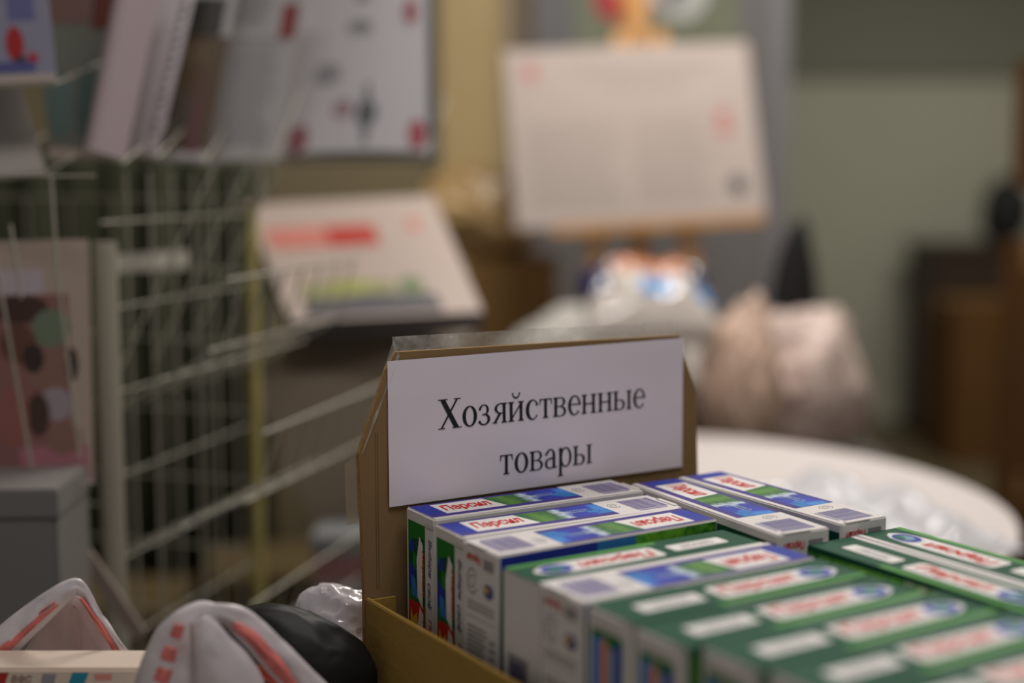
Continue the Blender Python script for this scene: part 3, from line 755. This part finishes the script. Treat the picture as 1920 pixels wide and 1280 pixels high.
for k, (z, h, dx, lab) in enumerate(((0, .55, 0, 'bottom dark brown carton of the tall stack at the right edge'), (.55, .53, 0, 'middle dark brown carton of the tall stack at the right edge'))):
    shipping_carton((xs + .2, 3.2, z), (.40, .36, h), 0, lab, KRAFTD, TAPEM)
o = crumple('black_bundle', (xs + .19, 3.2, 1.08), (.16, .13, .058), mat('black_cloth', (16, 16, 15), .8), 2.7, .1, 1.2, 4, 0)
tag(o, 'flat black bundle wedged between two cartons of the stack at the right edge', 'bundle')
shipping_carton((xs + .215, 3.2, 1.205), (.40, .36, .29), 0, 'topmost carton of the stack at the right edge, above the black bundle', KRAFTD, TAPEM)

# ------------------------------------------------------------------ slanted display stand left of the sign
YD = 2.25
BEI = mat('beige_laminate', (140, 126, 108), .6, var=.05, scale=3)
DARKG = mat('dark_grey_edge', (62, 58, 58), .6)
t = empty('slanted_display_stand', (P(720, 0, YD).x, YD, 0), 0, 'beige-grey slanted reading stand with a dark underside, left behind the sign', 'stand')
q = cornersP([(455, 385), (812, 368), (905, 585), (545, 603)], [YD + .26, YD + .30, YD - .02, YD - .06])
lx = t.location
def loc(p): return Vector(p) - lx
nn = (q[1] - q[0]).cross(q[3] - q[0]).normalized()
if nn.z < 0: nn = -nn
bm = bmesh.new()
vs = [bm.verts.new(loc(p)) for p in q] + [bm.verts.new(loc(p) - nn * .035) for p in q]
for f in ((0, 1, 2, 3), (7, 6, 5, 4), (0, 4, 5, 1), (1, 5, 6, 2), (2, 6, 7, 3), (3, 7, 4, 0)): bm.faces.new([vs[i] for i in f])
bobj('slanted_top', bm, DARKG, t)
# pedestal: front panel narrower downwards
a = [loc(P(548, 640, YD - .02)), loc(P(880, 640, YD + .02)), loc(P(850, 1100, YD + .05)), loc(P(600, 1020, YD + .02))]
zb = .0
w0 = loc(P(478, 735, YD - .02)); w1 = loc(P(600, 1010, YD - .02))
pts = [(a[0].x, a[0].y + .10, a[0].z), (a[1].x, a[1].y + .10, a[1].z), (a[1].x - .02, a[1].y, 0), (w1.x, w1.y, 0), (w1.x, w1.y, w1.z), (w0.x, w0.y, w0.z)]
bm = bmesh.new(); fr = [bm.verts.new(p) for p in pts]; bk = [bm.verts.new((p[0], p[1] + (.10 if i < 2 else .18), p[2] + (.04 if i < 2 else 0))) for i, p in enumerate(pts)]
bm.faces.new(fr); bm.faces.new(bk[::-1])
for i in range(6): bm.faces.new([fr[i], bk[i], bk[(i + 1) % 6], fr[(i + 1) % 6]])
bobj('pedestal', bm, BEI, t)
s = Slab('brochure', q[0] + nn * .0015 + (q[1] - q[0]) * .01, q[1] + nn * .0015, q[2] + nn * .0015, q[3] + nn * .0015, .001, mat('brochure_paper', (190, 173, 163), .5),
         'white open brochure with a red band and green picture on the slanted stand', 'brochure')
s.n = nn
s.prints([(.05, .24, .62, .42, mat('brochure_pale_red', (212, 130, 118), .5)), (.36, .25, .62, .41, mat('brochure_red', (190, 52, 44), .5)), (.80, .2, .86, .32, mat('brochure_pale_red', (212, 130, 118), .5), 'oval'),
          (.12, .72, .60, .86, mat('brochure_olive', (150, 150, 100), .5)), (.62, .70, .76, .84, mat('brochure_green', (112, 130, 84), .5), 'oval'), (.25, .70, .50, .80, mat('brochure_lime', (160, 165, 80), .5), 'oval'),
          (.10, .84, .80, .98, mat('brochure_dark', (78, 76, 82), .5)), (.3, .82, .68, .90, mat('brochure_dark', (78, 76, 82), .5), 'oval')])

# ------------------------------------------------------------------ wire display rack
WIRE = mat('white_coated_wire', (164, 160, 146), .5)
A0 = Vector((-.458, 1.60, 0)); DR = Vector((.266, .964, 0)).normalized(); PR = Vector((-.964, .266, 0)).normalized()
rack = empty('wire_display_rack', A0, 0, 'white wire display rack with slanting pockets full of papers, at the left', 'rack')
LD = .375
def RP(a, b, z): return DR * a + PR * b + Vector((0, 0, z))
for a, b, rr, m in ((0, 0, .0135, WIRE), (LD, 0, .009, mat('yellowed_metal_post', (178, 166, 104), .5)), (0, .62, .012, WIRE), (LD, .62, .009, WIRE)):
    rodobj('post', RP(a, b, 0), RP(a, b, 1.19 if (a or b) else 1.16), rr, m, rack, 10)
wr = .0017
zz = [.30 + .098 * k for k in range(10)]
for k, z in enumerate(zz):                                  # side grid, level wires
    rodobj('wire', RP(0, .004, z), RP(LD + .01, .004, z), wr, WIRE, rack)
for k in range(1, 7):
    rodobj('wire', RP(LD * k / 7, .002, .30), RP(LD * k / 7, .002, 1.24), wr, WIRE, rack)
for z in zz:                                                # far grid
    rodobj('wire', RP(LD - .01, 0, z + .02), RP(LD - .01, .62, z + .02), wr, WIRE, rack)
for k in range(1, 9):
    rodobj('wire', RP(LD - .012, .62 * k / 9, .3), RP(LD - .012, .62 * k / 9, 1.2), wr, WIRE, rack)
for z in (.42, .62, .86, 1.06, 1.14):                             # front level wires
    rodobj('wire', RP(-.005, 0, z), RP(-.005, .62, z), wr, WIRE, rack)
for k in range(1, 8):
    rodobj('wire', RP(-.007, .62 * k / 8, .86), RP(-.007, .62 * k / 8, 1.16), wr, WIRE, rack)
# sloping pockets that stick out to the right of the side grid
for zb, out in ((.60, .14), (.80, .16), (.97, .12)):
    for k in range(7):
        a = .02 + k * (LD - .04) / 6
        rodobj('pocket_wire', RP(a, .0, zb), RP(a + .03, -out, zb + .07), wr, WIRE, rack)
        rodobj('pocket_wire', RP(a + .03, -out, zb + .07), RP(a + .03, -out - .025, zb + .15), wr, WIRE, rack)
    for (b, dz) in ((-out * .5, .035), (-out, .07), (-out - .025, .15)):
        rodobj('pocket_wire', RP(.01, b, zb + dz), RP(LD + .03, b, zb + dz), wr * 1.25, WIRE, rack)
for k in range(3):
    a = .03 + k * .09
    rodobj('hook', RP(a, .01, 1.0 + .01 * k), RP(a + .07, -.10, 1.27), wr, WIRE, rack)

# tall back frame and lips that carry the upper papers
for b in (0, .62):
    rodobj('post', RP(LD + .02, b, 1.19), RP(LD + .02, b, 1.95), .008, WIRE, rack, 8)
for z in (1.95, 1.75, 1.5):
    rodobj('wire', RP(LD + .02, -.10, z), RP(LD + .02, .62, z), wr, WIRE, rack)
def lip(bl, br, yb, n=2):
    """a wire lip under a paper, tied back to the frame"""
    a = P(*bl) - A0 + Vector((0, -.004, -.003)); b = P(*br) - A0 + Vector((0, -.004, -.003))
    rodobj('lip_wire', a, b, wr, WIRE, rack)
    for q in (a, b):
        rodobj('lip_wire', q, Vector((q.x + .02, yb - A0.y, q.z + .10)), wr, WIRE, rack)
for bl, br in (((372, 308, 1.9), (515, 300, 1.9)), ((276, 300, 1.82), (384, 300, 1.80)), ((212, 285, 1.76), (296, 290, 1.70)), ((160, 285, 1.66), (232, 300, 1.62)),
               ((92, 296, 1.70), (176, 298, 1.70)), ((-70, 160, 1.55), (105, 152, 1.55)), ((-60, 335, 1.58), (86, 322, 1.58))):
    lip(bl, br, 2.0)
lip((512, 294, 2.07), (800, 292, 2.07), 2.3)
# front pocket wires over the photo magazine
for (x0, y0, x1, y1) in ((96, 330, 108, 520), (108, 520, 150, 860), (-10, 480, 60, 880), (20, 420, 40, 560)):
    rodobj('pocket_wire', P(x0, y0, 1.46) - A0, P(x1, y1, 1.46) - A0, wr, WIRE, rack)
for (x0, y0, x1, y1) in ((-40, 905, 178, 905), (-40, 330, 178, 330)):
    rodobj('pocket_wire', P(x0, y0, 1.465) - A0, P(x1, y1, 1.465) - A0, wr, WIRE, rack)
barobj('diagonal_brace', P(62, 895, 1.50) - A0, P(262, 1190, 1.56) - A0, .016, .006, mat('pinkish_grey_strap', (168, 152, 142), .5), rack, Vector((0, 1, 0)))
# papers and magazines in the rack, each resting on the wires
NEWS = mat('newsprint', (190, 186, 186), .7, var=.04, scale=6); NEWSW = mat('white_poster_paper', (224, 220, 224), .6, var=.03, scale=7)
NT = mat('news_text_grey', (158, 154, 156), .7); NRED = mat('news_red', (150, 80, 78), .6)
r = random.Random(11)
s = Slab('backing_board', *cornersP([(470, -160), (815, -160), (824, 300), (500, 300)], [2.25, 2.25, 2.12, 2.12]), .012, mat('dark_grey_board', (98, 98, 98), .6),
         'grey backing board showing along the right side of the white poster', 'board')
s = Slab('poster', *cornersP([(585, -140), (800, -140), (803, 285), (512, 292)], [2.2, 2.2, 2.08, 2.08]), .0015, NEWSW, 'white poster with a dark figure and small red corner marks, above the slanted stand', 'poster', bend=.012, nx=8)
s.prints([(.08, .88, .22, 1.0, mat('poster_dull_red', (172, 110, 116), .6), 'oval'), (.87, .86, .99, .99, mat('poster_crimson', (186, 84, 94), .6), 'oval'), (.82, .34, .93, .45, mat('poster_soft_red', (178, 96, 104), .6), 'oval'),
          (.52, .78, .66, .90, mat('poster_charcoal', (70, 74, 76), .6), 'oval'), (.56, .70, .62, .98, mat('poster_midgrey', (130, 130, 132), .6), 'oval'), (.36, .78, .50, .86, mat('poster_pale_red', (178, 150, 154), .6), 'oval'),
          (.4, .44, .6, .50, NT, 'oval'), (.2, .62, .4, .72, mat('poster_palegrey', (168, 164, 168), .6), 'oval'), (.45, .3, .56, .36, NT, 'oval')])
s = Slab('newspaper', *cornersP([(400, -150), (600, -150), (515, 300), (372, 308)], [1.98, 1.98, 1.9, 1.9]), .002, NEWS, 'grey newspaper page with a red mark at its right edge, left of the white poster', 'newspaper', bend=.01, nx=8)
s.prints([(.80, .36, .96, .50, mat('news_brick_red', (140, 48, 46), .6)), (.12, .5, .92, .52, NT)] + textlines(.1, .54, .9, .95, 26, NT, r) + textlines(.1, .1, .7, .46, 22, NT, r))
s = Slab('magazine', *cornersP([(352, -130), (470, -130), (384, 300), (276, 300)], [1.86, 1.88, 1.80, 1.82]), .003, NEWS, 'magazine with a tall dark brown picture, hanging beside the grey newspaper', 'magazine', bend=.008, nx=8)
s.prints([(.0, .30, .85, .47, mat('mag_black', (50, 48, 40), .5)), (.3, .36, .6, .44, mat('mag_gold', (150, 110, 36), .5), 'oval'), (.0, .47, 1, .96, mat('mag_brown', (96, 78, 56), .6)), (.2, .5, 1, .70, mat('mag_tan', (128, 112, 78), .6)),
          (.2, .66, .62, .94, mat('mag_slate', (82, 86, 92), .6)), (.62, .58, .84, .97, mat('mag_plum', (110, 68, 78), .6)), (.0, .5, .14, .97, mat('mag_umber', (62, 50, 38), .6))])
s = Slab('newspaper', *cornersP([(312, -120), (392, -120), (296, 290), (212, 285)], [1.76, 1.80, 1.70, 1.76]), .002, mat('newsprint_light', (206, 200, 204), .7), 'folded newspaper with one dark column of print, left of the brown picture magazine', 'newspaper', bend=.012, nx=8)
s.prints([(.60, .3 + .045 * k, .74 + .05 * r.random(), .33 + .045 * k, mat('mag_charcoal', (86, 84, 84), .6)) for k in range(14)])
s = Slab('curled_leaflet', *cornersP([(235, -110), (318, -110), (232, 300), (160, 285)], [1.70, 1.68, 1.62, 1.66]), .002, mat('pink_white_paper', (196, 178, 180), .6), 'pinkish white leaflet with a bowed edge, left of the folded newspaper', 'leaflet', bend=.03, nx=8)
s = Slab('magazine', *cornersP([(60, -60), (225, -60), (176, 298), (92, 296)], [1.78, 1.78, 1.70, 1.70]), .003, mat('mag_grey_green', (112, 114, 104), .5), 'grey-green picture magazine with a teal patch, behind the pinkish leaflet', 'magazine', nx=4)
s.prints([(.05, .55, .5, .9, mat('mag_teal', (92, 112, 108), .5), 'oval'), (.55, .5, .9, .9, mat('mag_pine', (74, 96, 92), .5), 'oval'), (0, .95, 1, 1, mat('mag_pale_edge', (186, 170, 160), .5)), (.1, .08, .7, .3, mat('mag_ruddy', (120, 90, 84), .5)), (.72, .1, 1, .33, mat('mag_rust', (96, 40, 28), .5))])
s = Slab('magazine', *cornersP([(-90, -120), (75, -120), (105, 152), (-70, 160)], [1.60, 1.60, 1.55, 1.55]), .003, mat('mag_lilac', (142, 140, 160), .5), 'magazine with a red and blue cover picture at the top left corner', 'magazine', nx=4)
s.prints([(.50, .62, .70, .86, mat('mag_red', (168, 40, 40), .5), 'oval'), (.55, .38, .85, .58, mat('mag_periwinkle', (104, 104, 150), .5)), (.72, .80, .84, .88, mat('mag_scarlet', (180, 44, 56), .5), 'oval'), (.58, .82, .72, .92, mat('mag_black', (50, 48, 40), .5), 'oval'),
          (.3, .86, .8, .93, mat('mag_navy', (84, 86, 140), .5)), (0, .95, 1, 1, mat('mag_pale_edge', (186, 170, 160), .5))])
s = Slab('leaflet', *cornersP([(-60, 165), (40, 165), (86, 322), (-60, 335)], [1.63, 1.63, 1.58, 1.58]), .002, mat('leaflet_grey_white', (176, 168, 160), .6), 'plain grey-white leaflet under the red and blue magazine', 'leaflet', nx=4)
s = Slab('photo_magazine', *cornersP([(-40, 452), (165, 448), (176, 905), (-20, 915)], [1.50, 1.52, 1.50, 1.48]), .004, mat('photo_mag_paper', (176, 158, 144), .5), 'pink-bordered magazine covered in small portrait photos, low in the rack at the left', 'magazine', nx=6)
s.prints([(.08, .12, .58, .22, mat('pm_pale', (186, 172, 178), .5)), (.04, .22, .80, .98, mat('pm_dusky_pink', (140, 96, 92), .5)), (.1, .22, .62, .34, mat('pm_dark_brown', (70, 44, 38), .5), 'oval'), (.45, .28, .82, .44, mat('pm_sage', (112, 124, 102), .5), 'oval'),
          (.15, .34, .5, .5, mat('pm_brown', (104, 66, 52), .5), 'oval'), (.38, .44, .85, .62, mat('pm_skin', (140, 104, 92), .5), 'oval'), (.36, .42, .56, .54, mat('pm_black_brown', (52, 38, 34), .5), 'oval'), (.76, .44, .88, .58, mat('pm_black_brown', (52, 38, 34), .5), 'oval'),
          (.5, .6, .82, .74, mat('pm_lilac', (160, 146, 154), .5), 'oval'), (.38, .62, .6, .8, mat('pm_umber', (72, 50, 40), .5), 'oval'), (.1, .6, .4, .84, mat('pm_rose', (150, 92, 84), .5), 'oval'), (.3, .84, .95, .96, mat('pm_pink', (176, 112, 122), .5)), (.55, .74, .9, .88, mat('pm_skin', (140, 104, 92), .5), 'oval'), (0, .95, 1, 1, mat('pm_border', (182, 150, 158), .5))])
# small white tag strip in the rack
s = Slab('price_strip', *cornersP([(212, 478), (352, 468), (352, 502), (212, 512)], [1.74, 1.98, 1.98, 1.74]), .002, mat('strip_white', (180, 178, 170), .5), 'small white strip clipped across the middle of the wire rack', 'label strip')

# added dark olive sheet: wall shade behind the rack put into its colour; cartons below
vs = []; fs = []; n = 40
xa = P(-60, 640, 2.95).x; xb = P(500, 640, 2.95).x
for k in range(n + 1):
    x = xa + (xb - xa) * k / n; y = 3.0 + .018 * math.sin(k * 1.15) + .01 * math.sin(k * 2.7)
    vs += [(x, y, .0), (x, y, 1.30)]
for k in range(n): a = 2 * k; fs.append([a, a + 2, a + 3, a + 1])
o = pobj('wall_shade_sheet', vs, fs, mat('wall_shade_olive', (54, 58, 38), .9), smooth=True)
md = o.modifiers.new('s', 'SOLIDIFY'); md.thickness = .006
tag(o, 'added dark olive folded sheet standing for the shaded wall behind the wire rack', 'shade sheet')
shipping_carton((P(520, 640, 2.6).x, 2.66, 0), (.30, .26, .50), .2, 'brown carton standing behind the lower right of the wire rack', KRAFTG, KRAFTG)
shipping_carton((-.80, 2.62, 0), (.36, .28, .44), 0, 'wide brown carton on the floor behind the wire rack', KRAFTG, KRAFTG)
# grey box at the lower left and red banded grey box by the tray
def panel_box(name, c, size, rz, m, label, cat, prints):
    t = empty(name, c, rz, label, cat); a, b, h = size
    bm = bmesh.new(); box(bm, -a / 2, -b / 2, 0, a / 2, b / 2, h - .012, .003); bobj('box_body', bm, m, t)
    bm = bmesh.new(); box(bm, -a / 2 - .002, -b / 2 - .002, h - .03, a / 2 + .002, b / 2 + .002, h, .002); bobj('lid', bm, m, t)
    d = Decal((-a / 2, -b / 2, 0), (1, 0, 0), (0, 0, 1), .0004)
    for x0, z0, x1, z1, mm in prints: d.rect(x0 * a, z0 * h, x1 * a, z1 * h, mm)
    if prints: d.build('printed_band', t)
    return t
GB = mat('grey_box_card', (124, 120, 118), .6)
g = P(50, 925, 1.36); panel_box('grey_box', (-.555, 1.44, 0), (.20, .13, g.z), .05, GB, 'grey lidded box standing below the photo magazine at the left', 'box', [])
g = P(665, 1000, 2.06)
panel_box('banded_box', (g.x, 2.13, 0), (.13, .12, P(640, 1005, 2.07).z), 0, mat('pale_grey_card', (134, 136, 138), .5), 'pale grey box with a dull red band, left of the tray', 'box',
          [(0, .90, .99, .965, mat('dull_red_band', (150, 96, 100), .5))])

# ------------------------------------------------------------------ foreground carrier bags
STRIPE = mat('bag_red_stripe', (228, 122, 116), .45)
BAGW = mat('white_bag_film', (222, 214, 216), .3, bump=.2, bscale=25, alpha=.94)
def ribbon(name, pts, widths, m, parent, lift=0, wdir=Vector((.3, .1, 1)), off=0, wscale=1, th=.0006, closed=False):
    """a soft band through pts; width direction wdir, crumpled slightly"""
    # catmull-rom resample
    P_ = []; W_ = []; n = len(pts)
    for i in range(n - 1):
        p0, p1, p2, p3 = pts[max(i - 1, 0)], pts[i], pts[i + 1], pts[min(i + 2, n - 1)]
        for k in range(8):
            s = k / 8
            P_.append(.5 * ((2 * p1) + (p2 - p0) * s + (2 * p0 - 5 * p1 + 4 * p2 - p3) * s * s + (3 * p1 - p0 - 3 * p2 + p3) * s ** 3)); W_.append(widths[i] * (1 - s) + widths[i + 1] * s)
    P_.append(pts[-1]); W_.append(widths[-1])
    vs = []; fs = []; C_ = 7
    view = Vector((0, -1, .1)).normalized()
    for i, (p, w) in enumerate(zip(P_, W_)):
        tg = (P_[min(i + 1, len(P_) - 1)] - P_[max(i - 1, 0)]).normalized(); sd = view.cross(tg).normalized()
        for c in range(C_):
            f = c / (C_ - 1) - .5
            q = p + sd * (off * w + f * w * wscale) + view * (lift + .10 * w * math.cos(f * 5 * wscale) + .003 * noise.noise(Vector((p.x * 60, p.z * 60, c))))
            vs.append(q)
    for i in range(len(P_) - 1):
        for c in range(C_ - 1): a = i * C_ + c; fs.append([a, a + 1, a + C_ + 1, a + C_])
    o = pobj(name, vs, fs, m, parent, smooth=True)
    md = o.modifiers.new('s', 'SOLIDIFY'); md.thickness = th; md.offset = 0
    return o
def bag(name, base, label):
    return empty(name, base, 0, label, 'bag', 'striped carrier bags on the counter')
Y1 = 1.06
b1 = P(120, 1290, Y1)
t = bag('striped_carrier_bag', (b1.x, Y1, TZ), 'white carrier bag with red stripes in the bottom left corner, handle peaked in a triangle')
def L1(px, py, Y=Y1): return P(px, py, Y) - Vector((b1.x, Y1, TZ))
crumple('bag_body', (0, .0, 0), (.105, .045, .030), BAGW, 1.2, .2, 2, 5, 0, parent=t)
h = ribbon('handle', [L1(-60, 1290), L1(-10, 1222), L1(70, 1150), L1(128, 1105), L1(152, 1104, 1.062), L1(180, 1150, 1.064), L1(232, 1228, 1.066), L1(262, 1300, 1.066)], [.035, .026, .021, .014, .010, .007, .008, .02], BAGW, t)
ribbon('stripe', [L1(-50, 1280), L1(0, 1222), L1(60, 1168), L1(108, 1130)], [.014, .011, .008, .004], STRIPE, h, .0022, wscale=.9)
ribbon('stripe', [L1(152, 1120, 1.062), L1(180, 1158, 1.064), L1(226, 1232, 1.066)], [.002, .004, .004], STRIPE, h, .0022)
ribbon('rear_handle', [L1(85, 1260, 1.10), L1(120, 1180, 1.09), L1(140, 1130, 1.08), L1(165, 1180, 1.09), L1(190, 1240, 1.10)], [.05, .035, .012, .03, .05],
       film('bag_film_thin', (205, 180, 176), .55, .3, .3, 20), t)
# small printed carton inside/before the first bag
g = P(130, 1300, 1.04)
c = empty('printed_carton', (g.x, 1.045, TZ + .001), 0, 'cream carton with red and teal print lying between the two striped bags', 'carton')
hh = P(130, 1240, 1.03).z - TZ - .001
bm = bmesh.new(); box(bm, -.085, -.03, 0, .063, .012, hh, .002); bobj('carton_shell', bm, mat('cream_card', (222, 204, 188), .5), c)
d = Decal((-.085, -.03, 0), (1, 0, 0), (0, 0, 1))
d.rect(.025, hh - .014, .045, hh - .003, mat('carton_deep_red', (176, 34, 24), .5), skew=.004); d.rect(.092, hh - .013, .104, hh - .003, mat('carton_teal', (20, 140, 165), .5), skew=.004)
d.rect(.072, hh - .012, .082, hh - .004, GREY, skew=.002); d.text('вес', .05, hh - .011, .016, .006, mat('carton_taupe', (150, 125, 112), .5)); d.rect(.112, hh - .009, .125, hh - .004, mat('carton_salmon', (225, 150, 135), .5)); d.build('carton_print', c)
# second bag
Y2 = .98
b2 = P(430, 1290, Y2)
t = bag('striped_carrier_bag', (b2.x, Y2, TZ), 'white carrier bag with red stripes, rounded peak and dark handle slot, nearer the tray')
def L2(px, py, Y=Y2): return P(px, py, Y) - Vector((b2.x, Y2, TZ))
crumple('bag_body', (0, .01, 0), (.080, .045, .032), BAGW, 4.4, .2, 2, 5, 0, parent=t)
h = ribbon('handle', [L2(300, 1420), L2(325, 1290), L2(352, 1205), L2(378, 1162), L2(410, 1150)], [.062, .058, .05, .028, .012], BAGW, t)
ribbon('front_panel', [L2(372, 1160, .975), L2(395, 1210, .972), L2(425, 1290, .97), L2(440, 1420, .97)], [.012, .030, .052, .062], BAGW, t)
for (x, y, w) in ((333, 1180, .010), (318, 1222, .013), (306, 1262, .014)):
    ribbon('stripe', [L2(x - 3, y + 14, .966), L2(x + 6, y - 12, .966)], [w * .8, w * .7], STRIPE, h, .004)
h = ribbon('handle', [L2(378, 1152), L2(415, 1150), L2(455, 1170, .982), L2(520, 1235, .984), L2(590, 1310, .986), L2(640, 1400, .986)], [.012, .014, .021, .024, .026, .03], BAGW, t)
ribbon('stripe', [L2(438, 1168, .978), L2(470, 1190, .978), L2(520, 1245, .98), L2(560, 1300, .98)], [.004, .009, .010, .008], STRIPE, h, .004)
o = ribbon('inner_band', [L2(470, 1258, .99), L2(510, 1262, .99), L2(556, 1290, .99)], [.006, .014, .018], mat('bag_orange_red', (224, 84, 60), .5), t)
# black bag behind and white glossy packet
o = crumple('black_bag', (P(552, 1200, 1.06).x, 1.075, TZ), (.062, .035, .050), mat('black_bin_plastic', (20, 20, 20), .5, spec=.3, bump=.1, bscale=10), 5.7, .06, 1.2, 5, 0, peak=[((-.55, 0, .8), .35, 4)])
tag(o, 'black plastic bag slumped between the striped bag and the tray', 'bag')
o = crumple('white_packet', (P(640, 1200, 1.14).x, 1.165, TZ), (.052, .034, .046), mat('glossy_white_film', (214, 208, 212), .15, coat=.5), 3.1, .16, 2.0, 5, 0, peak=[((-.3, 0, 1), .2, 6)])
tag(o, 'glossy white packet behind the black bag, touching the tray corner', 'packet')
